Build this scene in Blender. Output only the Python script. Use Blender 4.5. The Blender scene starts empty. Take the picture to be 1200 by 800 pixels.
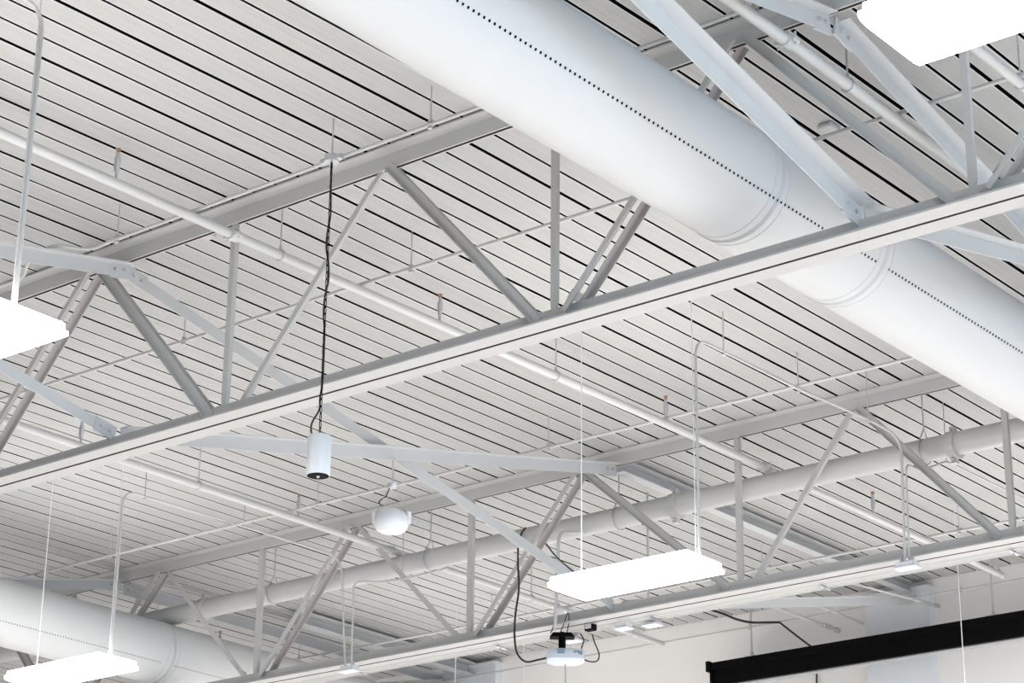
import bpy, bmesh, math, random
from mathutils import Vector, Matrix
V = Vector
scene = bpy.context.scene
col = scene.collection
random.seed(4)

# ------------------------------------------------------------------ camera
YAW, PITCH, ROLL, FPX = 0.6800303, 0.3759438, 0.0117566, 2687.0
cy_, sy_, cp_, sp_ = math.cos(YAW), math.sin(YAW), math.cos(PITCH), math.sin(PITCH)
F = V((cp_*cy_, cp_*sy_, sp_)); R0 = V((sy_, -cy_, 0)); U0 = R0.cross(F)
RR = R0*math.cos(ROLL) + U0*math.sin(ROLL); UU = -R0*math.sin(ROLL) + U0*math.cos(ROLL)
cd = bpy.data.cameras.new('camera'); cam = bpy.data.objects.new('camera', cd); col.objects.link(cam)
cd.sensor_width = 36; cd.lens = FPX*36/1200; cd.clip_end = 300
cam.matrix_world = Matrix(((RR.x, UU.x, -F.x, 0), (RR.y, UU.y, -F.y, 0), (RR.z, UU.z, -F.z, 1.6), (0, 0, 0, 1)))
scene.camera = cam

# ------------------------------------------------------------------ world, light, exposure
w = bpy.data.worlds.new('world'); scene.world = w; w.use_nodes = True
bg = w.node_tree.nodes['Background']; bg.inputs[0].default_value = (0.80, 0.90, 1.0, 1); bg.inputs[1].default_value = 0.10
def area(name, loc, sx, sy, power, colr=(1, .99, .985)):
    d = bpy.data.lights.new(name, 'AREA'); d.shape = 'RECTANGLE'; d.size = sx; d.size_y = sy; d.energy = power; d.color = colr
    o = bpy.data.objects.new(name, d); col.objects.link(o); o.location = loc
    return o
# downlights on the lamp grid, continued unseen; rightmost row added to brighten that side
LAMP = 195
for lu in (1.03, 7.1, 13.17, 19.1):
    for lv in (-9.45, -3.15, 3.15, 9.45, 15.72, 22.0):
        area('downlight_and_fill', (lu, lv, 5.95), .5, 1.22, LAMP)
FIX_EMIT = 9
# unseen bluish area light, added as assumed daylight from the right, outside the frame
side_fill = area('assumed_daylight', (0.0, -11.5, 4.4), 16.0, 6.0, 1700, (.58, .80, 1.0)); side_fill.rotation_euler = (math.radians(90), 0, 0)
side_fill.rotation_euler = (math.radians(-90), 0, math.radians(180))
vs = scene.view_settings
vs.view_transform = 'Standard'; vs.look = 'None'; vs.gamma = 1; vs.use_curve_mapping = False
vs.exposure = 0.12

# ------------------------------------------------------------------ materials
def mat(name, c, rough=.5, metal=0, emit=0, spec=.5, mott=0):
    m = bpy.data.materials.new(name); m.use_nodes = True; n = m.node_tree; b = n.nodes['Principled BSDF']
    b.inputs['Base Color'].default_value = (*c, 1); b.inputs['Roughness'].default_value = rough; b.inputs['Metallic'].default_value = metal
    b.inputs['Specular IOR Level'].default_value = spec
    if emit:
        b.inputs['Emission Color'].default_value = (*c, 1); b.inputs['Emission Strength'].default_value = emit
    if mott:
        tc = n.nodes.new('ShaderNodeTexCoord'); ns = n.nodes.new('ShaderNodeTexNoise'); ns.inputs['Scale'].default_value = 2.3; ns.inputs['Detail'].default_value = 5
        mp = n.nodes.new('ShaderNodeMapRange'); mp.inputs[3].default_value = 1-mott; mp.inputs[4].default_value = 1+mott
        mx = n.nodes.new('ShaderNodeVectorMath'); mx.operation = 'SCALE'; mx.inputs[0].default_value = c
        n.links.new(tc.outputs['Object'], ns.inputs['Vector']); n.links.new(ns.outputs[0], mp.inputs[0]); n.links.new(mp.outputs[0], mx.inputs['Scale']); n.links.new(mx.outputs[0], b.inputs['Base Color'])
    return m
M = dict(
    steel=mat('truss paint', (.49, .482, .472), .5, mott=.03),
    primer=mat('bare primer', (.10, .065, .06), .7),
    web_inner=mat('darker web inner face', (.42, .39, .375), .6),  # darker, browner tone for the inner faces of paired web angles
    brace=mat('bracing paint', (.52, .53, .54), .5, mott=.03),
    pipe=mat('pipe paint', (.56, .555, .548), .4, mott=.02),
    conduit=mat('conduit paint', (.54, .533, .52), .4),
    galv=mat('galvanised', (.55, .56, .58), .35, .6),
    duct=mat('duct sheet', (.59, .595, .60), .55, mott=.015),
    deck_lip=mat('deck lip', (.64, .635, .625), .5),
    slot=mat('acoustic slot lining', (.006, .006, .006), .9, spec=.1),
    hole=mat('duct nozzle hole', (.01, .01, .012), .9, spec=.1),
    black=mat('black enamel', (.002, .002, .002), .7, spec=.08),
    cable=mat('black cable', (.012, .012, .014), .5),
    white=mat('white plastic', (.72, .74, .77), .35),
    glow=mat('lamp diffuser', (1, .99, .97), .5, emit=FIX_EMIT),
    brass=mat('brass head', (.42, .25, .15), .5, .2),
    floor=mat('pale floor', (.76, .745, .73), .5, mott=.03),
    wall=mat('painted wall', (.86, .835, .81), .8, mott=.03),
    column=mat('column paint', (.74, .76, .79), .6),
    lens=mat('projector lens', (.22, .30, .38), .15),
    proj=mat('projector shell', (.62, .67, .73), .35),
)
def deck_material():
    m = bpy.data.materials.new('perforated deck'); m.use_nodes = True; n = m.node_tree; L = n.links; b = n.nodes['Principled BSDF']
    b.inputs['Roughness'].default_value = .55
    tc = n.nodes.new('ShaderNodeTexCoord'); sc = n.nodes.new('ShaderNodeVectorMath'); sc.operation = 'SCALE'; sc.inputs['Scale'].default_value = 1/.0107
    fr = n.nodes.new('ShaderNodeVectorMath'); fr.operation = 'FRACTION'; sb = n.nodes.new('ShaderNodeVectorMath'); sb.operation = 'SUBTRACT'; sb.inputs[1].default_value = (.5, .5, 0)
    mu = n.nodes.new('ShaderNodeVectorMath'); mu.operation = 'MULTIPLY'; mu.inputs[1].default_value = (1, 1, 0)
    ln = n.nodes.new('ShaderNodeVectorMath'); ln.operation = 'LENGTH'
    lt = n.nodes.new('ShaderNodeMapRange'); lt.inputs[1].default_value = .24; lt.inputs[2].default_value = .34
    mx = n.nodes.new('ShaderNodeMix'); mx.data_type = 'RGBA'; mx.inputs[6].default_value = (.20, .197, .193, 1); mx.inputs[7].default_value = (.515, .508, .498, 1)
    L.new(tc.outputs['Object'], sc.inputs[0]); L.new(sc.outputs[0], fr.inputs[0]); L.new(fr.outputs[0], sb.inputs[0]); L.new(sb.outputs[0], mu.inputs[0]); L.new(mu.outputs[0], ln.inputs[0])
    L.new(ln.outputs['Value'], lt.inputs[0]); L.new(lt.outputs[0], mx.inputs[0]); L.new(mx.outputs[2], b.inputs['Base Color'])
    return m
M['deck'] = deck_material()

# ------------------------------------------------------------------ helpers
def obj(name, bm, mats, parent=None, smooth=False):
    me = bpy.data.meshes.new(name); bmesh.ops.recalc_face_normals(bm, faces=bm.faces); bm.to_mesh(me); bm.free()
    for k in (mats if isinstance(mats, (list, tuple)) else [mats]): me.materials.append(M[k])
    if smooth:
        for p in me.polygons: p.use_smooth = True
        me.set_sharp_from_angle(angle=math.radians(40))
    o = bpy.data.objects.new(name, me); col.objects.link(o)
    if parent: o.parent = parent; o.matrix_parent_inverse = parent.matrix_world.inverted()
    return o
def tag(o, label, cat, group=None):
    o['label'] = label; o['category'] = cat
    if group: o['group'] = group
    return o
def thing(name, label, cat, loc=(0, 0, 0), group=None):
    o = bpy.data.objects.new(name, None); col.objects.link(o); o.location = loc; o.empty_display_size = .1
    o.matrix_world = Matrix.Translation(loc)
    return tag(o, label, cat, group)
def struct(name, bm, m, smooth=False):
    o = obj(name, bm, m, None, smooth); o['kind'] = 'structure'; return o
def quad(bm, pts, mi=0):
    f = bm.faces.new([bm.verts.new(p) for p in pts]); f.material_index = mi; return f
def box(bm, lo, hi, mi=0):
    x0, y0, z0 = lo; x1, y1, z1 = hi
    v = [bm.verts.new(p) for p in ((x0,y0,z0),(x1,y0,z0),(x1,y1,z0),(x0,y1,z0),(x0,y0,z1),(x1,y0,z1),(x1,y1,z1),(x0,y1,z1))]
    for f in ((0,1,2,3),(4,5,6,7),(0,1,5,4),(1,2,6,5),(2,3,7,6),(3,0,4,7)):
        bm.faces.new([v[i] for i in f]).material_index = mi
def prism(bm, prof, P, Q, a, b, mi=0):
    """extrude profile [(s,t)] given in axes a,b from P to Q"""
    P, Q, a, b = V(P), V(Q), V(a), V(b)
    r0 = [bm.verts.new(P + a*s + b*t) for s, t in prof]; r1 = [bm.verts.new(Q + a*s + b*t) for s, t in prof]
    n = len(prof)
    for i in range(n): bm.faces.new((r0[i], r0[(i+1) % n], r1[(i+1) % n], r1[i])).material_index = mi
    bm.faces.new(r0).material_index = mi; bm.faces.new(r1).material_index = mi
def frame(P, Q, out):
    d = (V(Q)-V(P)).normalized(); o = V(out); o = (o - d*o.dot(d)).normalized(); return d, o, d.cross(o)
def Lprof(w1, w2, t): return [(0, 0), (w1, 0), (w1, t), (t, t), (t, w2), (0, w2)]
def angle(bm, P, Q, a, b, w1, w2, t, prim=()):
    """L section, corner along P-Q, legs along a (w1) and b (w2), made square to the axis"""
    d = (V(Q)-V(P)).normalized(); a = V(a); a = (a-d*a.dot(d)).normalized(); b = V(b); b = (b-d*b.dot(d)-a*b.dot(a)).normalized()
    f0 = len(bm.faces); prism(bm, Lprof(w1, w2, t), P, Q, a, b); bm.faces.ensure_lookup_table()
    for k in prim: bm.faces[f0+k].material_index = 1
def ringv(bm, c, d, r, n, ref=None):
    d = d.normalized(); ref = ref or (V((0, 0, 1)) if abs(d.z) < .9 else V((1, 0, 0)))
    a = (ref - d*ref.dot(d)).normalized(); b = d.cross(a)
    return [bm.verts.new(c + a*(r*math.cos(2*math.pi*i/n)) + b*(r*math.sin(2*math.pi*i/n))) for i in range(n)], a
def bend(pts, rad, seg=6):
    """polyline with rounded corners"""
    pts = [V(p) for p in pts]
    if len(pts) < 3: return pts
    out = [pts[0]]
    for i in range(1, len(pts)-1):
        p, a, b = pts[i], pts[i-1]-pts[i], pts[i+1]-pts[i]
        r = min(rad, a.length*.48, b.length*.48); A = p+a.normalized()*r; B = p+b.normalized()*r
        for k in range(seg+1):
            t = k/seg; out.append(A*(1-t)**2 + p*2*t*(1-t) + B*t*t)
    out.append(pts[-1]); return out
def tube(bm, pts, r, n=8, mi=0, cap=True):
    pts = [V(p) for p in pts]; rs = r if isinstance(r, (list, tuple)) else [r]*len(pts)
    prev = None; ref = None
    for i, p in enumerate(pts):
        d = (pts[min(i+1, len(pts)-1)] - pts[max(i-1, 0)])
        if d.length < 1e-9: d = V((0, 0, 1))
        d.normalize()
        if ref is None: ref = V((0, 0, 1)) if abs(d.z) < .9 else V((1, 0, 0))
        elif abs(ref.dot(d)) > .98: ref = V((0, 0, 1)) if abs(d.z) < .9 else V((1, 0, 0))
        ring, ref = ringv(bm, p, d, rs[i], n, ref)
        if prev:
            for k in range(n): bm.faces.new((prev[k], prev[(k+1) % n], ring[(k+1) % n], ring[k])).material_index = mi
        elif cap: bm.faces.new(ring).material_index = mi
        prev = ring
    if cap: bm.faces.new(prev).material_index = mi
def spline(pts, n=8):
    """Catmull-Rom"""
    P = [V(p) for p in pts]; P = [P[0]*2-P[1]] + P + [P[-1]*2-P[-2]]; out = []
    for i in range(1, len(P)-2):
        for k in range(n):
            t = k/n; a, b, c, d = P[i-1:i+3]
            out.append(.5*((2*b) + (c-a)*t + (2*a-5*b+4*c-d)*t*t + (3*b-a-3*c+d)*t**3))
    out.append(P[-2]); return out
def B(): return bmesh.new()
def tubeobj(name, pts, r, m, parent=None, n=8):
    bm = B(); tube(bm, pts, r, n); return obj(name, bm, m, parent, True)
def torus(bm, c, axis, R_, r_, n=14, k=6, a0=0, a1=2*math.pi):
    axis = V(axis).normalized(); ref = V((0, 0, 1)) if abs(axis.z) < .9 else V((1, 0, 0)); a = (ref-axis*ref.dot(axis)).normalized(); b = axis.cross(a)
    full = abs(a1-a0-2*math.pi) < 1e-6
    rings = []
    for i in range(n if full else n+1):
        t = a0+(a1-a0)*i/n; o = a*math.cos(t)+b*math.sin(t)
        rings.append([bm.verts.new(V(c)+o*(R_+r_*math.cos(2*math.pi*j/k))+axis*(r_*math.sin(2*math.pi*j/k))) for j in range(k)])
    for i in range(len(rings) if full else len(rings)-1):
        p, q = rings[i], rings[(i+1) % len(rings)]
        for j in range(k): bm.faces.new((p[j], p[(j+1) % k], q[(j+1) % k], q[j]))

# ------------------------------------------------------------------ roof deck: z along u, kinked at each truss
U1, U2, UW = 9.935, 15.81, 21.19
S, V0 = .2032, 9.190
def dz(u):
    if u <= U1: return 8.2125+.0258*(u-U1)
    if u <= U2: return 8.2125+.00517*(u-U1)
    return 8.2429+.00244*(u-U2)
bm = B()
us = [-9, U1, U2, UW]
def gap(i): return .033 if i % 3 == 0 else .023
for i in range(-104, 130):
    a = V0+S*i+gap(i)/2; b = V0+S*(i+1)-gap(i+1)/2; w3 = (b-a)/3
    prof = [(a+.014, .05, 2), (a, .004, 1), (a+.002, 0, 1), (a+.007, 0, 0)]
    for k in (1, 2):
        c = a+w3*k
        prof += [(c-.003, 0, 0), (c, .0012, 0), (c+.003, 0, 0)]
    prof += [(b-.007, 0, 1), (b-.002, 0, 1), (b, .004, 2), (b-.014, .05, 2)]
    rows = [[bm.verts.new((u, v, dz(u)+z)) for v, z, _ in prof] for u in us]
    for r in range(len(us)-1):
        for k in range(len(prof)-1):
            bm.faces.new((rows[r][k], rows[r][k+1], rows[r+1][k+1], rows[r+1][k])).material_index = prof[k][2]
for r in range(len(us)-1):
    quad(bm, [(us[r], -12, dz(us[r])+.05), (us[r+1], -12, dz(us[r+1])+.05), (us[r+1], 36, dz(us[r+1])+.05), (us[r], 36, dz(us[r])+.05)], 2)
struct('ceiling', bm, ['deck', 'deck_lip', 'slot'])

bm = B(); box(bm, (-9, -12, -.1), (UW+.2, 36, 0)); struct('floor', bm, 'floor')
bm = B(); box(bm, (UW, -12, 0), (UW+.2, 36, dz(UW)+.10)); struct('wall_back', bm, 'wall')
bm = B(); box(bm, (UW-.14, 11.33, 0), (UW, 12.10, 8.17)); struct('trim_1', bm, 'column')
bm = B(); box(bm, (UW-.14, 17.22, 0), (UW, 18.05, 8.19)); struct('trim_2', bm, 'column')

# ------------------------------------------------------------------ trusses
PAN = 2.765
def chordbm(u0, z0, v0, v1, up, leg=.118, t=.012, g=.011):
    bm = B()
    for s in (-1, 1):
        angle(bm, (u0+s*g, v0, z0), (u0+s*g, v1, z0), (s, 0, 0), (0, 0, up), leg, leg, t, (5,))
    return bm
def web(u0, P, Q, kind, w):
    """P,Q = (v,z) ends of one web member"""
    bm = B(); P3 = V((u0, P[0], P[1])); Q3 = V((u0, Q[0], Q[1])); d, o, s = frame(P3, Q3, (1, 0, 0))
    if s.z < 0 or (abs(s.z) < 1e-3 and s.y < 0): s = -s
    if kind == 'heavy':                 # angles welded outside the chord legs, open side up
        for k in (-1, 1):
            off = V((k*.024, 0, 0)) - s*(w/2)
            angle(bm, P3+off, Q3+off, s, (k, 0, 0), w, w*.62, .006)
    elif kind == 'pair':
        h = .078
        for k in (-1, 1):
            off = V((k*h, 0, 0)) + s*(w/2)
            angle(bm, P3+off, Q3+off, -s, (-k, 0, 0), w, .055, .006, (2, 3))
        for f in ((.45,) if u0 > 12 else (.06,)):
            c = P3.lerp(Q3, f); dd = (Q3-P3).normalized()
            prism(bm, [(-h, w*.5-.004), (h, w*.5-.004), (h, w*.5+.006), (-h, w*.5+.006)], c-dd*.03, c+dd*.03, (1, 0, 0), s)
    else:                               # one crimped angle
        c0, c1 = P3.lerp(Q3, .07), P3.lerp(Q3, .93); L = (Q3-P3).length
        off = -s*(w/2)-V((w*.3, 0, 0))
        angle(bm, c0+off, c1+off, s, (1, 0, 0), w, w*.8, .007)
        for (e, c) in ((P3, c0), (Q3, c1)):
            dd = (e-c)
            r0 = [bm.verts.new(c+s*a+V((b, 0, 0))) for a, b in ((-w/2, -w*.3), (w/2, -w*.3), (w/2, w*.5), (-w/2, w*.5))]
            r1 = [bm.verts.new(e+s*a+V((b, 0, 0))) for a, b in ((-w*.35, -.009), (w*.35, -.009), (w*.35, .009), (-w*.35, .009))]
            for i in range(4): bm.faces.new((r0[i], r0[(i+1) % 4], r1[(i+1) % 4], r1[i]))
            bm.faces.new(r0); bm.faces.new(r1)
    return bm
def truss(u0, zb, ztop, tops, bots, v0, v1, kinds, label):
    t = thing('roof_truss', label, 'truss', (u0, (v0+v1)/2, zb))
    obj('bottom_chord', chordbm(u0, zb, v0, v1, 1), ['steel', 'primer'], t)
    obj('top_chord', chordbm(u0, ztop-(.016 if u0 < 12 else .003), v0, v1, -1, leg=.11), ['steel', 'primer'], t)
    zt = ztop-.11; zl = zb+.06
    for b, (kl, wl, kr, wr, kv, wv) in zip(bots, kinds):
        tl = min([x for x in tops if x > b], default=None); tr = max([x for x in tops if x < b], default=None)
        obj('vertical_web', web(u0, (b, zl+.02), (b, ztop-.06), kv, wv), ['steel', 'web_inner'], t)
        if tl: obj('diagonal_web', web(u0, (b+.10, zl), (tl-.03, zt), kl, wl), ['steel', 'web_inner'], t)
        if tr: obj('diagonal_web', web(u0, (b-.12, zl), (tr+.04, zt), kr, wr), ['steel', 'web_inner'], t)
    return t
def ladder(c, ks): return [c+PAN*k for k in ks]
A_ = ('heavy', .068, 'one', .04, 'one', .046)
B_ = ('heavy', .060, 'pair', .038, 'one', .042)
tr1 = truss(U1, 6.648, dz(U1), ladder(9.087, (-2, -1, 0, 1, 2)), ladder(10.48, (-3, -2, -1, 0, 1)), 1.9, 15.2,
            [B_, B_, B_, A_, ('heavy', .068, 'pair', .042, 'one', .046)],
            'nearer grey steel roof truss whose bottom chord runs diagonally across the whole picture')
tr2 = truss(U2, 6.735, dz(U2), [6.33, 9.08, 11.93, 14.71, 17.41, 20.1], [7.74, 10.27, 13.25, 16.0, 18.85], 4.6, 21.4,
            [('heavy', .062, 'pair', .04, 'one', .05), ('heavy', .062, 'one', .045, 'one', .05), ('one', .05, 'pair', .042, 'one', .055),
             ('one', .05, 'pair', .042, 'one', .055), ('heavy', .06, 'pair', .042, 'one', .05)],
            'farther grey steel roof truss carrying the run of conduits and the projector')

# ------------------------------------------------------------------ bracing between trusses
def bracing(P, Q, label, w=.09, plates=(), group='diagonal bracing angles between the trusses', side=-1):
    bm = B(); d, o, s = frame(P, Q, (0, 1, 0)); up = V((0, 0, 1)); up = (up-d*up.dot(d)).normalized()
    angle(bm, V(P)+up*(w/2), V(Q)+up*(w/2), (0, side, 0), -up, w*.8, w, .007)
    o = obj('bracing_angle', bm, 'brace'); tag(o, label, 'brace', group)
    for e in plates:
        bm = B(); c = V(P) if e == 0 else V(Q); dd = d if e == 0 else -d
        prism(bm, [(-w*.62, -.006), (w*.62, -.006), (w*.62, .008), (-w*.62, .008)], c-dd*.03, c+dd*.16, up, (0, -1, 0))
        p = obj('gusset_plate', bm, 'brace', o)
        for k in (.03, .11):
            bm = B(); cc = c+dd*k-V((0, .008, 0)); tube(bm, [cc, cc-V((0, .018, 0))], .014, 6); obj('bolt', bm, 'galv', p)
    return o
VA, VB, VC = 11.55, 5.63, 18.08
g = None
bracing((4.2, VA, 6.80), (U1-.02, VA, 8.01), 'grey bracing angle rising from the left edge to the nearer truss top chord', .095, (1,))
bracing((4.2, VA+.015, 7.93), (U1-.02, VA+.015, 6.80), 'grey bracing angle coming down from the left lamp to the nearer truss bottom chord', .085, (1,), side=1)
bracing((U1+.05, VA, 6.80), (U2-.06, VA, 8.08), 'grey bracing angle with the bell lamp hung from it, rising to the right', .10, (1,))
bracing((U1+.03, VA+.015, 8.01), (U2-.06, VA+.015, 6.84), 'long grey bracing angle dropping from the nearer top chord towards the projector', .095, (0,), side=1)
bracing((4.2, VB, 7.98), (U1-.02, VB, 6.80), 'wide white bracing angle passing in front of the large duct to the bottom chord', .12, (1,))
bracing((4.2, VB+.14, 6.78), (U1-.02, VB+.14, 8.02), 'white bracing angle ending in a bolted plate beside the top right lamp', .105, (1,))
bracing((U1+.06, VB+.12, 8.02), (U2-.06, VB+.12, 6.84), 'white bracing angle dropping from below the top right lamp behind the nearer truss', .10, (0,))
bracing((U1+.05, VB, 6.82), (U2-.06, VB, 8.08), 'white bracing angle leaving the large duct towards the right edge below the bottom chord', .10)
bracing((U1+.05, VC, 6.86), (U2-.05, VC, 8.09), 'grey bracing angle above the lower left duct ending at the farther top chord', .10, (1,))
bracing((U2+.05, VC, 8.07), (UW-.03, VC, 8.06), 'grey bracing angle behind the lower left diagonals running level to the end wall', .11, (0,))
bracing((U2+.06, VA, 6.85), (UW-.15, VA-.02, 8.02), 'pale bracing angle rising below the conduits to the right end-wall column', .09)
bracing((U2+.06, VC-.05, 6.85), (UW-.15, VC-.1, 8.02), 'pale bracing angle rising to the left end-wall column at the bottom edge', .09)
def tie(P, Q, label, w, h):
    bm = B(); angle(bm, P, Q, (0, -1, 0), (0, 0, -1), w, h, .01); angle(bm, V(P)-V((0, .0, h)), V(Q)-V((0, .0, h)), (0, -1, 0), (0, 0, 1), w, .02, .01)
    return tag(obj('tie_beam', bm, 'brace'), label, 'beam', 'channel beams from the farther truss to the wall')
tie((U2+.05, VA+.06, 8.205), (UW-.15, VA+.06, 8.225), 'blue-grey channel beam under the deck from the farther truss to the right column', .10, .12)
tie((U2+2.2, VC-.42, 8.205), (UW-.15, VC-.42, 8.2), 'blue-grey channel beam meeting the left end-wall column at the bottom edge', .14, .15)

# ------------------------------------------------------------------ air ducts
def duct(vc, zc, r, u0, u1, rings, th, gaps, step, label, dot_r):
    t = thing('air_duct', label, 'duct', (u0, vc, zc))
    bm = B(); n = 72; us = [u0]
    for q_ in rings: us += [q_-.10, q_-.05, q_-.016, q_-.012, q_, q_+.012, q_+.016, q_+.05, q_+.10]
    us.append(u1); us.sort()
    prev = None
    for u in us:
        rr = r
        for q_ in rings:
            dd = abs(u-q_)
            if dd < .001: rr = r*.985
            elif dd < .013: rr = r+.006
            elif dd < .017: rr = r+.001
        ring = [bm.verts.new((u, vc+rr*math.cos(2*math.pi*i/n), zc+rr*math.sin(2*math.pi*i/n))) for i in range(n)]
        if prev:
            for k in range(n): bm.faces.new((prev[k], prev[(k+1) % n], ring[(k+1) % n], ring[k]))
        prev = ring
    u = u0+.03
    while u < u1:
        if not any(a < u < b for a, b in gaps):
            c = V((u, vc+(r+.0016)*math.cos(th), zc+(r+.0016)*math.sin(th))); nn = V((0, math.cos(th), math.sin(th))); tt = V((0, -math.sin(th), math.cos(th)))
            f = bm.faces.new([bm.verts.new(c+V((1, 0, 0))*(dot_r*math.cos(a))+tt*(dot_r*math.sin(a))) for a in [2*math.pi*k/10 for k in range(10)]]); f.material_index = 1
        u += step
    obj('duct_shell', bm, ['duct', 'hole'], t, True)
    for q_ in rings:
        bm = B(); 
        for dq in (-.07, .07): torus(bm, (q_+dq, vc, zc), (1, 0, 0), r+.0005, .0022, 72, 6)
        obj('joint_band', bm, 'duct', t, True)
    return t
def dot_th(vc, zc, r, va, za):
    k = math.atan2(va, za-1.6); best = None                    # the row of holes seen along one line: solve for its place round the shell
    for i in range(3600):
        a = math.pi+math.pi*i/3600
        e = abs(math.atan2(vc+r*math.cos(a), zc+r*math.sin(a)-1.6)-k)
        if (vc*math.cos(a)+(zc-1.6)*math.sin(a)) < -0.5*0 and (best is None or e < best[0]): best = (e, a)
    return best[1]
D1 = (6.527, 7.30, .344)
duct(*D1, 4.3, 19.6, (10.08, 11.255, 14.2, 17.2), dot_th(*D1, 6.10, 7.0), [(11.195, 11.315)], .0402,
     'large white round air duct crossing the upper right with one row of small holes', .0085)
D2 = (17.55, 7.30, .323)
duct(*D2, 9.2, UW-.02, (12.3, 15.85, 19.0), dot_th(*D2, 16.87, 7.0), [(15.70, 15.87)], .034,
     'white round air duct in the lower left corner behind the bottom lamp', .0062)

# ------------------------------------------------------------------ sprinkler pipes
def sprig(parent, u, v, zp, name='sprinkler'):
    bm = B(); z = zp
    tube(bm, [(u, v, z+.02), (u, v, z+.07), (u, v, z+.075), (u, v, z+.10), (u, v, z+.105), (u, v, z+.175), (u, v, z+.18), (u, v, z+.215)],
         [.010, .010, .017, .017, .021, .021, .014, .012], 10)
    s = obj(name, bm, 'galv', parent, True)
    bm = B(); tube(bm, [(u, v, z+.213), (u, v, z+.235), (u, v, z+.236), (u, v, z+.243)], [.009, .006, .019, .019], 10); obj('deflector', bm, 'brass', s, True)
    bm = B()
    for k in (-1, 1): tube(bm, [(u, v+k*.012, z+.21), (u, v+k*.015, z+.225), (u, v+k*.004, z+.238)], .003, 5)
    obj('frame_arm', bm, 'brass', s, True)
def hanger(parent, u, v, zp, r, ztop=None, axis='u'):
    bm = B(); zt = (ztop or dz(u))+.04
    tube(bm, [(u, v, zp+r+.02), (u, v, zt)], .0055, 6)
    torus(bm, (u, v, zp), (1, 0, 0) if axis == 'u' else (0, 1, 0), r+.006, .0045, 18, 5)
    tube(bm, [(u, v, zp+r+.005), (u, v, zp+r+.035)], .011, 6)
    return obj('pipe_hanger', bm, 'galv', parent, True)
def coupling(parent, c, axis, r):
    c = V(c); a = V(axis).normalized(); bm = B()
    tube(bm, [c-a*.035, c-a*.034, c+a*.034, c+a*.035], [r*1.02, r+.012, r+.012, r*1.02], 18)
    side = a.cross(V((0, 0, 1))).normalized()
    for s in (-1, 1):
        e = c+side*s*(r+.02); tube(bm, [e-a*.03-V((0,0,.012)), e+a*.03-V((0,0,.012))], .014, 6); tube(bm, [e-V((0,0,.04)), e+V((0,0,.04))], .007, 6)
    return obj('coupling', bm, 'pipe', parent, True)
def pipe(label, u0, u1, v0, v1, z0, z1, r, heads=(), hangers=(), coup=(), name='sprinkler_pipe', grp='sprinkler branch pipes under the deck', m='pipe'):
    t = thing(name, label, 'pipe', (u0, v0, z0), grp)
    tubeobj('pipe_run', [(u0, v0, z0), (u1, v1, z1)], r, m, t, 16)
    def at(u): f = (u-u0)/(u1-u0); return (u, v0+(v1-v0)*f, z0+(z1-z0)*f)
    for h in heads: sprig(t, *at(h))
    for h in hangers: hanger(t, *at(h), r)
    for h in coup: coupling(t, at(h), (1, 0, 0), r)
    return t
pipe('white sprinkler pipe running from the left edge under the nearer truss to the main pipe', 5.2, 16.18, 10.36, 10.14, 7.86, 7.90, .033,
     (8.69, 11.80, 14.60), (10.16, 13.16, 7.1), (9.72, 16.05))
pipe('sprinkler pipe behind the left end of the nearer bottom chord, ending beside the bell lamp', 7.0, 16.2, 14.41, 14.41, 7.85, 7.885, .033,
     (12.02, 14.68), (13.40, 10.4), (15.98,))
pipe('thick white sprinkler pipe at the top right beside the right lamp', 5.0, 16.2, 5.90, 5.935, 7.865, 7.885, .036,
     (), (10.38, 7.4, 13.2), (9.72, 16.02))
pipe('white pipe with a ring hanger at the far top right corner', 5.0, 15.7, 5.15, 5.10, 7.87, 7.88, .030, (), (10.98, 13.9), (), grp=None)
pipe('sprinkler pipe past the main pipe at right, ending in an open hook by the wall', 16.2, 20.35, 10.13, 10.11, 7.89, 7.90, .030,
     (17.85,), (20.28,), (16.38,))
pipe('sprinkler pipe behind the farther truss, left of the middle lamp', 16.2, 20.6, 14.40, 14.44, 7.885, 7.89, .030, (), (18.2, 20.0), ())
pipe('sprinkler pipe with an upright head above the lower left duct', 12.0, 20.8, 18.75, 18.72, 7.86, 7.9, .030, (14.45, 17.9), (14.2, 16.6), ())
def stub(label, u0, v0, u1, v1, z, r, tip):
    t = thing('sprinkler_pipe', label, 'pipe', (u0, v0, z), 'short pipes ending at the end wall')
    tubeobj('pipe_run', [(u0, v0, z), (u1, v1, z)], r, 'conduit', t, 10)
    bm = B(); d = (V((u1, v1, z))-V((u0, v0, z))).normalized(); e = V((u1, v1, z))
    tube(bm, [e-d*.30, e-d*.29, e-d*.13, e-d*.12, e-d*.04, e-d*.035, e+d*.02], [r*1.05, r*1.7, r*1.7, r*1.1, r*1.1, r*1.9, r*1.9], 10)
    if tip: obj('side_nozzle', bm, 'galv', t, True)
    else: bm.free()
stub('thin pipe below the conduits ending in a dark nozzle above the black housing', 19.2, 12.53, 21.12, 12.49, 7.86, .016, True)
stub('thin pipe left of the right column ending at the wall above the black housing', 19.4, 12.15, 21.12, 12.16, 7.88, .012, False)
stub('thin pipe with a dark nozzle crossing in front of the right end-wall column', 19.5, 11.50, 21.0, 11.20, 7.90, .013, True)

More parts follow.
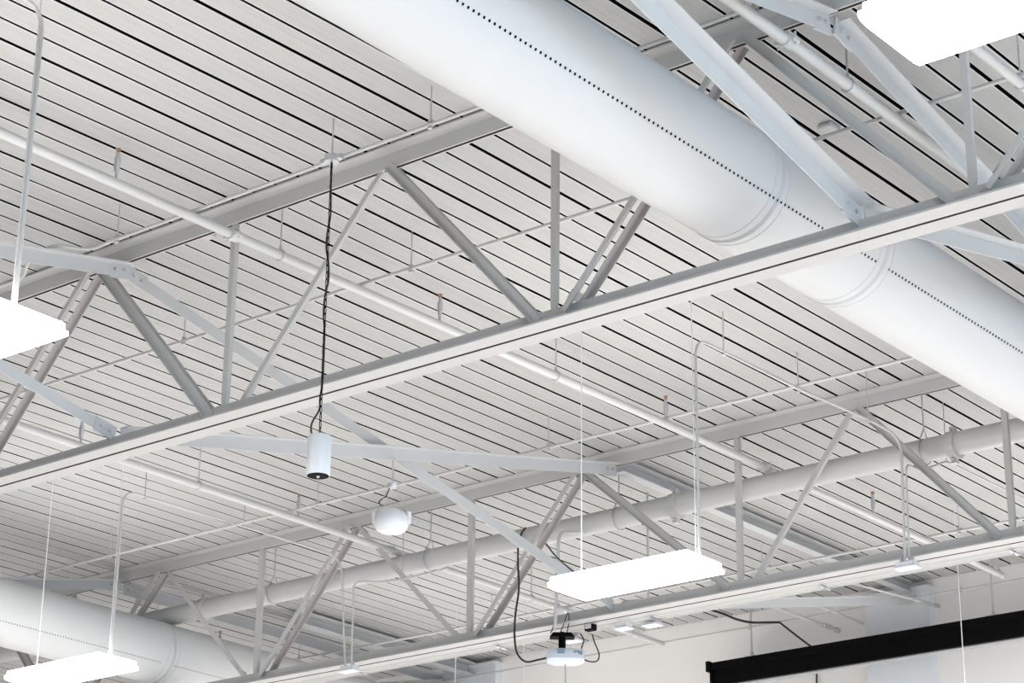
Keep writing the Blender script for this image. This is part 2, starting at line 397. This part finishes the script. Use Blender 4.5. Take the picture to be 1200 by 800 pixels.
# main header pipe along the farther truss
UM, ZM, RM = 16.10, 7.745, .098
t = thing('main_pipe', 'thick grey header pipe running behind the farther truss with bolted clamps', 'pipe', (UM, 12, ZM))
tubeobj('pipe_run', [(UM, 20.9, ZM), (UM, 5.2, ZM+.012)], RM, 'pipe', t, 28)
for v in (17.1, 11.12, 8.35):
    c = V((UM, v, ZM)); bm = B()
    tube(bm, [c-V((0, .04, 0)), c-V((0, .039, 0)), c+V((0, .039, 0)), c+V((0, .04, 0))], [RM, RM+.02, RM+.02, RM], 28)
    for s in (-1, 1):
        e = c+V((0, 0, s*(RM+.03))); box(bm, e-V((.03, .02, .03)), e+V((.03, .02, .03))); tube(bm, [e-V((.06, 0, 0)), e+V((.06, 0, 0))], .01, 6)
    obj('clamp', bm, 'pipe', t, True)
for v in (16.1, 11.75, 8.62, 14.0):
    bm = B(); zt = dz(UM)+.03
    tube(bm, [(UM, v, ZM+RM+.09), (UM, v, zt)], .006, 6)
    for s in (-1, 1): tube(bm, bend([(UM, v, ZM+RM+.10), (UM+s*(RM+.012), v, ZM+.03), (UM+s*(RM+.012), v, ZM-.03)], .03), .006, 6)
    torus(bm, (UM, v, ZM), (0, 1, 0), RM+.008, .006, 30, 5)
    obj('clevis_hanger', bm, 'galv', t, True)

# ------------------------------------------------------------------ cross conduits under the deck
def cross_conduit(label, u, z, va, vb, rods, r=.013, jog=None, m='conduit', boxes=()):
    t = thing('conduit', label, 'conduit', (u, va, z), 'cross conduits hung under the deck')
    pts = [(u, va, z)] + ([(u+.06, jog+.55, z), (u-.10, jog+.30, z+.02), (u-.16, jog-.02, z+.03), (u+.02, jog-.22, z), (u, jog-.40, z)] if jog else []) + [(u, vb, z)]
    tubeobj('conduit_run', bend(pts, .09), r, m, t, 10)
    for v in rods:
        bm = B(); tube(bm, [(u, v, z-.03), (u, v, dz(u)+.045)], .0045, 6)
        tube(bm, [(u, v-.015, z-.022), (u, v+.015, z-.022)], .012, 6); box(bm, (u-.012, v-.012, z+r), (u+.012, v+.012, z+r+.02))
        obj('hanger_rod', bm, 'galv', t, True)
    return t
cross_conduit('thick conduit just before the nearer top chord, with the cable box on it', 9.385, 7.937, 15.0, 4.4, (8.245, 11.05, 13.9, 5.45), .0125, jog=11.55)
cross_conduit('thin conduit crossing the middle of the near bay, left of the duct', 11.0, 7.95, 14.6, 4.2, (9.81, 12.09, 7.0), .014)
cross_conduit('thin conduit just before the farther top chord', 14.61, 7.945, 19.5, 5.0, (16.93, 14.1, 11.40, 19.3), .0145)
cross_conduit('thin conduit in the last bay before the end wall', 18.87, 7.948, 21.0, 6.0, (9.79, 12.0, 15.5, 18.4), .015)
cross_conduit('thin conduit running along the end wall above the black housing', 20.95, 8.015, 20.6, 6.2, (10.9, 13.5, 16.0, 11.75), .011)

# ------------------------------------------------------------------ drop conduits
def dropline(label, pts, r, rods=(), m='conduit', rad=.16):
    t = thing('conduit', label, 'conduit', pts[0], None)
    tubeobj('conduit_run', bend(pts, rad), r, m, t, 10)
    for u, v, z in rods:
        bm = B(); tube(bm, [(u, v, z-.03), (u, v, dz(u)+.045)], .0045, 6); tube(bm, [(u, v-.014, z-.02), (u, v+.014, z-.02)], .010, 6)
        obj('hanger_rod', bm, 'galv', t, True)
    return t
dropline('bent conduit feeding the middle lamp from the farther truss box', [(13.17, 8.90, 6.22), (13.17, 8.90, 7.90), (14.62, 8.91, 7.925), (15.30, 8.66, 7.80), (15.60, 8.56, 7.72), (15.60, 8.585, 6.68)], .011,
         ((13.55, 8.9, 7.9), (14.62, 8.91, 7.92), (15.28, 8.67, 7.81)))
dropline('bent conduit feeding the bottom left lamp from the farther truss box', [(13.24, 15.22, 6.40), (13.24, 15.22, 7.95), (14.8, 15.18, 7.96), (15.55, 14.66, 7.76), (15.57, 14.57, 6.68)], .011,
         ((13.5, 15.22, 7.95), (14.75, 15.2, 7.955)))
dropline('bent silver conduit feeding the left lamp down from the top edge', [(7.10, 9.14, 6.2), (7.10, 9.14, 8.02), (4.6, 9.14, 8.02)], .0125, ())
dropline('second riser conduit on the right truss box, bending off to a hanger', [(15.60, 8.545, 6.68), (15.60, 8.53, 7.49), (15.95, 8.58, 7.53), (16.39, 8.58, 7.735), (18.6, 8.58, 7.78)], .009,
         ((16.39, 8.58, 7.74), (18.3, 8.58, 7.78)), rad=.09)
dropline('second riser conduit on the left truss box, bending off to the right', [(15.57, 14.49, 6.68), (15.57, 14.50, 7.50), (15.62, 14.20, 7.45), (15.70, 13.98, 7.46), (15.9, 13.6, 7.55)], .010, ((15.70, 14.0, 7.47),), rad=.10)
dropline('riser conduit between the projector and the middle lamp', [(15.60, 12.09, 6.66), (15.60, 12.05, 7.55), (16.02, 12.10, 7.66)], .016, (), rad=.10)
dropline('thin riser rod behind the left end of the middle lamp', [(16.9, 12.0, 7.0), (16.9, 12.0, 8.30)], .012)

# long conduits on the farther bottom chord
for du, zz, r, lb in ((.150, 6.744, .0205, 'upper long conduit strapped behind the farther bottom chord'),
                      (.196, 6.740, .019, 'middle long conduit strapped behind the farther bottom chord'),
                      (.272, 6.742, .0105, 'lowest long conduit strapped behind the farther bottom chord')):
    t = thing('conduit', lb, 'conduit', (U2+du, 12, zz), 'long conduits along the farther truss')
    tubeobj('conduit_run', [(U2+du, 21.0, zz), (U2+du, 5.0, zz)], r, 'conduit', t, 12)
    if du < .16:
        for k in range(8):
            v = 6.1+1.73*k; bm = B(); box(bm, (U2+.10, v-.012, 6.712), (U2+.265, v+.012, 6.718)); tube(bm, [(U2+.175, v, 6.69), (U2+.175, v, 6.80)], .006, 6)
            obj('strap', bm, 'galv', t)

# ------------------------------------------------------------------ boxes on the truss
def jbox(u, v, z, label, sx=.09, sy=.12, h=.05):
    t = thing('junction_box', label, 'box', (u, v, z), 'junction boxes')
    bm = B(); box(bm, (u-sx, v-sy, z), (u+sx, v+sy, z+h)); bmesh.ops.bevel(bm, geom=bm.edges[:], offset=.008, segments=2, affect='EDGES'); obj('box_body', bm, 'white', t)
    bm = B(); box(bm, (u-sx*1.15, v-sy*1.15, z-.012), (u+sx*1.15, v+sy*1.15, z)); obj('cover_plate', bm, 'white', t)
    for dy in ((-.05, .05) if sy > .05 else (0,)):
        bm = B(); tube(bm, [(u, v+dy, z+h), (u, v+dy, z+h+.045)], .015, 8); obj('connector', bm, 'galv', t)
jbox(15.60, 8.565, 6.635, 'white junction box under the two risers at the right of the farther truss', .05, .085, .04)
jbox(15.58, 14.53, 6.635, 'white junction box under the two risers at the lower left', .05, .085, .04)
jbox(15.99, 11.62, 6.69, 'white junction box right of the projector under the middle lamp', .05, .06, .08)
jbox(16.05, 11.36, 6.69, 'flat white plate box, right of the two boxes beside the projector', .05, .07, .02)
jbox(16.02, 12.22, 6.67, 'flat white plate box directly behind the projector mount', .05, .07, .02)
jbox(15.62, 12.07, 6.84, 'small grey box on the riser above the projector', .025, .035, .02)
# occupancy sensor
t = thing('motion_sensor', 'small white motion sensor in a black frame beside the boxes right of the projector', 'sensor', (15.88, 11.92, 6.70))
bm = B(); box(bm, (15.84, 11.855, 6.68), (15.90, 11.945, 6.80)); obj('sensor_frame', bm, 'black', t)
bm = B(); box(bm, (15.825, 11.872, 6.695), (15.84, 11.928, 6.785)); obj('sensor_face', bm, 'white', t)
bm = B(); tube(bm, [(15.87, 11.86, 6.77), (15.90, 11.72, 6.78), (15.98, 11.66, 6.72)], .012, 8); obj('sensor_arm', bm, 'black', t)

# ------------------------------------------------------------------ hanging lamps
def lamp(u, v, z, label, left_v, vis_right=None, zl=None):
    t = thing('hanging_lamp', label, 'lamp', (u, v, z), 'long hanging lamps')
    a, b, h = .25, .615, .035
    bm = B(); prism(bm, [(-a+.015, .012), (-a+.02, .055), (-a+.04, .060), (a-.04, .060), (a-.02, .055), (a-.015, .012)], (u, v-b+.012, z), (u, v+b-.012, z), (1, 0, 0), (0, 0, 1))
    obj('lamp_housing', bm, 'glow', t)
    bm = B(); prism(bm, [(-a, .012), (-a, -.012), (-a+.015, -.022), (-a+.06, -.030), (a-.06, -.030), (a-.015, -.022), (a, -.012), (a, .012)], (u, v-b, z), (u, v+b, z), (1, 0, 0), (0, 0, 1))
    obj('diffuser', bm, 'glow', t)
    for k, vv in enumerate([left_v]+([vis_right] if vis_right else [])):
        if k: vv += .03
        bm = B(); tube(bm, [(u, vv, z+.055), (u, vv, dz(u)+.04)], .0045, 6)
        obj('suspension_wire', bm, 'white', t, True)
    return t
lamp(13.17, 9.47, 6.15, 'glowing white lamp hanging in the middle right before the farther truss', 9.96, 8.90)
lamp(13.24, 15.74, 6.335, 'glowing white lamp at the bottom left in front of the duct', 16.22, 15.22)
lamp(7.10, 9.60, 6.10, 'glowing white lamp cut by the left edge on a silver conduit', 10.05, 9.14)
lamp(7.24, 3.31, 6.12, 'large glowing white lamp cut by the top right corner', 3.75)
lamp(19.1, 9.45, 6.15, 'lamp just below the frame whose thin white wire passes before the black housing', 9.95, 8.9)
lamp(19.1, 15.70, 6.15, 'lamp below the frame whose thin wires cross the bottom edge left of the projector', 16.2, 15.2)

# ------------------------------------------------------------------ cylinder speaker on chain
SU, SV = 9.34, 9.02
t = thing('pendant_speaker', 'white cylinder speaker hanging on a black chain in the middle left', 'speaker', (SU, SV, 5.83))
bm = B(); R_ = .0715; z0, z1 = 5.835, 6.085
tube(bm, [(SU, SV, z0), (SU, SV, z0+.006), (SU, SV, z1-.012), (SU, SV, z1-.003), (SU, SV, z1)], [R_-.004, R_, R_, R_-.003, R_-.012], 40); obj('speaker_body', bm, 'white', t, True)
bm = B(); tube(bm, [(SU, SV, z0-.001), (SU, SV, z0+.001)], R_-.006, 40); tube(bm, [(SU, SV, z0-.003), (SU, SV, z0)], R_-.016, 40); gr = obj('speaker_grille', bm, 'black', t)
bm = B(); tube(bm, [(SU, SV, z0-.012), (SU, SV, z0)], [.006, .012], 12); obj('tweeter_cap', bm, 'galv', gr, True)
bm = B(); z = z1; k = 0       # chain links
while z < 7.90:
    pts = []
    ax = V((1, 0, 0)) if k % 2 else V((0, 1, 0)); ax = (ax+V((.4, .3, 0))).normalized()
    for i in range(13):
        a = 2*math.pi*i/12; pts.append(V((SU, SV, z+.028))+ax*(.0095*math.cos(a))+V((0, 0, .028*math.sin(a))))
    tube(bm, pts, .0028, 5, cap=False); z += .046; k += 1
obj('chain', bm, 'black', t, True)
bm = B(); pts = [(SU-.01, SV+.03, z1-.002), (SU-.02, SV+.052, z1+.03), (SU-.02, SV+.048, z1+.09), (SU, SV+.012, z1+.17)]
z = z1+.24; k = 0
while z < 7.9: pts.append((SU+.008*math.sin(k*1.9), SV+.012*math.cos(k*1.3), z)); z += .11; k += 1
pts.append((SU, SV, 7.91)); tube(bm, spline(pts, 5), .0058, 7); obj('speaker_cable', bm, 'cable', t, True)
t = thing('ceiling_box', 'small silver junction box on the thick conduit, holding the speaker chain', 'box', (SU, SV, 7.9), 'junction boxes')
bm = B(); tube(bm, [(SU, SV, 7.895), (SU, SV, 7.94)], .048, 12); box(bm, (SU-.02, SV-.085, 7.90), (SU+.02, SV+.085, 7.93)); obj('box_body', bm, 'galv', t, True)
bm = B(); tube(bm, [(SU, SV, 7.94), (SU, SV, dz(SU)+.04)], .0055, 6); obj('hanger_rod', bm, 'galv', t)

# ------------------------------------------------------------------ bell-shaped fixture
BU, BV = 12.74, 11.49
t = thing('pendant_lamp', 'white bell-shaped lamp hanging by wires from the crossing of two bracing angles', 'lamp', (BU, BV, 6.7))
bm = B(); zb = 6.765
prof = [(.098, 0), (.116, .010), (.130, .034), (.137, .062), (.135, .086), (.126, .115), (.108, .142), (.082, .163), (.047, .174), (.02, .178)]
tube(bm, [(BU, BV, zb+z) for r, z in prof], [r for r, z in prof], 40); obj('shade', bm, 'white', t, True)
bm = B(); tube(bm, [(BU, BV, zb-.008), (BU, BV, zb-.001)], [.09, .10], 32); obj('lens', bm, 'white', t, True)
rt = V((sy_, -cy_, 0))
for s in (-1, 1):
    c = V((BU, BV, 0))+rt*(s*.126); bm = B(); box(bm, c+V((-.022, -.022, zb+.06)), c+V((.022, .022, zb+.16))); bmesh.ops.bevel(bm, geom=bm.edges[:], offset=.006, segments=2, affect='EDGES'); obj('side_bracket', bm, 'white', t)
bm = B(); tube(bm, [(BU, BV, 7.115), (BU, BV, 7.125), (BU, BV, 7.15), (BU, BV, 7.155)], [.032, .04, .042, .03], 20); obj('canopy', bm, 'galv', t, True)
for s, m_ in ((-1, 'conduit'), (1, 'conduit')):
    c = V((BU, BV, 0))+rt*(s*.115); tubeobj('suspension_wire', [c+V((0, 0, zb+.155)), V((BU, BV, 7.13))+rt*s*.03], .0048, m_, t, 5)
tubeobj('power_cord', spline([V((BU, BV, zb+.2))-rt*.085, V((BU, BV, zb+.24))-rt*.10, V((BU, BV, 7.05))-rt*.05, V((BU, BV, 7.12))-rt*.02]), .005, 'cable', t, 6)
tubeobj('suspension_wire', [V((BU, BV, zb+.2))-rt*.05, V((BU, BV, 7.12))-rt*.02], .003, 'conduit', t, 5)
bm = B(); tube(bm, [(BU, BV, 7.15), (BU, BV, 7.37)], .006, 6); torus(bm, (BU, BV, 7.37), (0, 1, 0), .016, .004, 12, 5); obj('hanger_rod', bm, 'galv', t, True)

# ------------------------------------------------------------------ projector
PU, PV = 15.70, 12.05
t = thing('projector', 'white projector on a black pole mount under the farther truss', 'projector', (PU, PV, 6.4))
fw = V((cy_, sy_, 0))   # faces along the room
X, Y = rt, V((cy_, sy_, 0))
bm = B(); P = V((PU, PV, 6.44))
rows = [(-.072, .07, .06), (-.066, .12, .10), (-.045, .165, .13), (-.01, .172, .13), (.03, .166, .125), (.045, .155, .11)]
prev = None
for z, a, b in rows:
    r = []
    for i in range(24):
        th = 2*math.pi*i/24; cx = math.copysign(abs(math.cos(th))**.45, math.cos(th)); sx_ = math.copysign(abs(math.sin(th))**.45, math.sin(th))
        r.append(bm.verts.new(P+X*(a*cx)+Y*(b*sx_)+V((0, 0, z))))
    if prev:
        for k in range(24): bm.faces.new((prev[k], prev[(k+1) % 24], r[(k+1) % 24], r[k]))
    else: bm.faces.new(r)
    prev = r
bm.faces.new(prev); obj('projector_body', bm, 'proj', t, True)
bm = B(); prism(bm, [(-.008, -.012), (.035, -.012), (.035, .018), (-.008, .018)], P-Y*.123-X*.075, P-Y*.123-X*.01, V((0, 0, 1)), -Y*.4); obj('port_panel', bm, 'lens', t)
bm = B(); prism(bm, [(-.015, 0), (.02, 0), (.02, .006), (-.015, .006)], P-Y*.122+X*.07, P-Y*.115+X*.145, V((0, 0, 1)), -Y); obj('vent_grille', bm, 'lens', t)
bm = B(); tube(bm, [P+Y*.12-X*.05, P+Y*.155-X*.05], .035, 20); obj('projector_lens', bm, 'lens', t, True)
bm = B(); tube(bm, [P+V((0, 0, .03))-X*.03, P+V((0, 0, .17))-X*.03], .032, 12)
for s in (-1, 1):
    for r_ in (-1, 1): tube(bm, [P+V((0, 0, .045))-X*.03, P+X*(s*.09-.02)+Y*(r_*.07)+V((0, 0, .03))], .006, 6)
obj('mount_pole', bm, 'black', t, True)
bm = B(); c = P+V((0, 0, .18))-X*.03; prism(bm, [(-.11, -.018), (.11, -.018), (.08, .02), (-.08, .02)], c-Y*.06, c+Y*.06, X, V((0, 0, 1)))
prism(bm, [(-.012, -.01), (.012, -.01), (.012, .01), (-.012, .01)], c-Y*.12, c+Y*.2, X, V((0, 0, 1))); obj('mount_plate', bm, 'black', t)
bm = B(); c2 = c+V((0, 0, .02))
for a, b in (((-.10, -.0), (-.06, .17)), ((-.02, -.02), (.05, .20)), ((.04, 0), (.06, .19))):
    tube(bm, spline([c2+X*a[0], c2+X*(a[0]*.6+b[0]*.4+.01)+V((0, 0, b[1]*.5)), c2+X*b[0]+V((0, 0, b[1]))], 5), .0045, 6)
obj('mount_wire', bm, 'cable', t, True)
tubeobj('safety_chain', [P-V((0, 0, .045)), P-V((.0, 0, .6))], .007, 'galv', t, 6)

def camplane(px, py, u):                     # a point of the room seen at (px,py) on the plane x = u (layout of the loose cables)
    d = F*FPX + RR*(px-600) - UU*(py-400); k = u/d.x; return V((u, d.y*k, 1.6+d.z*k))
def cable(label, pts, u, r=.009):
    bm = B(); tube(bm, spline([camplane(x, y, uu) for x, y, uu in [(p + (u,))[:3] for p in pts]], 6), r, 8)
    tag(obj('cable', bm, 'cable', None, True), label, 'cable', None)
cable('black cable looping from the farther truss top down to the projector', [(607, 642), (607, 662), (608, 690), (604, 720), (603, 745), (606, 765), (616, 775), (630, 773), (643, 770)], 15.62, .009)
cable('black cable draped over the main pipe above the projector', [(616, 618), (611, 625), (608, 640)], 15.98, .009)
cable('thin dark cable running from the bracing angle to the middle lamp', [(640, 637, 14.7), (650, 650, 14.3), (664, 663, 13.7), (677, 673, 13.2)], 15.3, .007)
cable('dark loop of cable hanging right of the projector', [(680, 742), (684, 750), (681, 762), (683, 771), (692, 775), (700, 774), (702, 766), (697, 753), (694, 743)], 15.80, .006)
cable('black cable leaving the conduits to the wall above the left end of the black housing', [(832, 714), (848, 719), (862, 725), (880, 729), (900, 729, 20.7), (914, 729, 20.88)], 20.3, .013)
cable('black cable dropping along the wall to the black housing', [(915, 730), (925, 738), (938, 748), (950, 757)], 20.88, .011)
cable('thin dark cable below the black housing at the bottom edge', [(957, 770), (957, 790), (957, 830)], 21.17, .009)

# ------------------------------------------------------------------ black housing on the end wall
t = thing('screen_housing', 'long black screen housing hung by rods in the lower right corner', 'screen', (20.75, 10, 7.4))
za, zb_ = 7.345, 7.60
bm = B(); prism(bm, [(0, 0), (.17, 0), (.17, .255), (0, .255), (-.03, .25), (-.03, .175), (0, .17), (0, .03)], (20.66, 13.83, za), (20.66, 7.3, za), (1, 0, 0), (0, 0, 1)); obj('housing_body', bm, 'black', t)
bm = B(); box(bm, (20.60, 13.83, za+.15), (20.86, 13.87, za+.265)); box(bm, (20.64, 13.81, za-.01), (20.84, 13.845, za+.16)); obj('end_cap', bm, 'black', t)
bm = B(); prism(bm, [(0, 0), (.10, 0), (.10, .012), (0, .012)], (20.70, 13.80, za-.014), (20.70, 7.3, za-.014), (1, 0, 0), (0, 0, 1)); obj('bottom_slat', bm, 'galv', t)
for v in (13.36, 10.44, 7.7):
    bm = B(); tube(bm, [(20.75, v, zb_), (20.75, v, dz(20.75)+.03)], .009, 8); box(bm, (20.70, v-.06, zb_-.002), (20.80, v+.06, zb_+.025)); tube(bm, [(20.75, v, zb_), (20.75, v, zb_+.07)], .018, 8)
    obj('hanger_rod', bm, 'galv' , t)

# small deck clips hanging in the far bays
def clip(u, v, label):
    bm = B(); z = dz(u); tube(bm, bend([(u, v, z+.03), (u, v, z-.05), (u+.03, v+.02, z-.12), (u-.02, v-.02, z-.17), (u, v, z-.24)], .02), .005, 5)
    tag(obj('wire_tie', bm, 'galv', None, True), label, 'wire')
clip(16.8, 18.6, 'thin kinked wire hanging from the deck above the lower left duct')
clip(11.9, 7.2, 'thin kinked wire hanging between the large duct and the white pipe')
for (u, v, lb) in ((11.35, 6.62, 'small pale bracket on the deck above the large duct'), (10.1, 10.95, 'small flat bracket on the deck left of the first diagonal')):
    bm = B(); z = dz(u); box(bm, (u-.06, v-.05, z-.035), (u+.06, v+.05, z-.001)); bmesh.ops.bevel(bm, geom=bm.edges[:], offset=.008, segments=1, affect='EDGES'); tag(obj('deck_bracket', bm, 'steel'), lb, 'bracket')
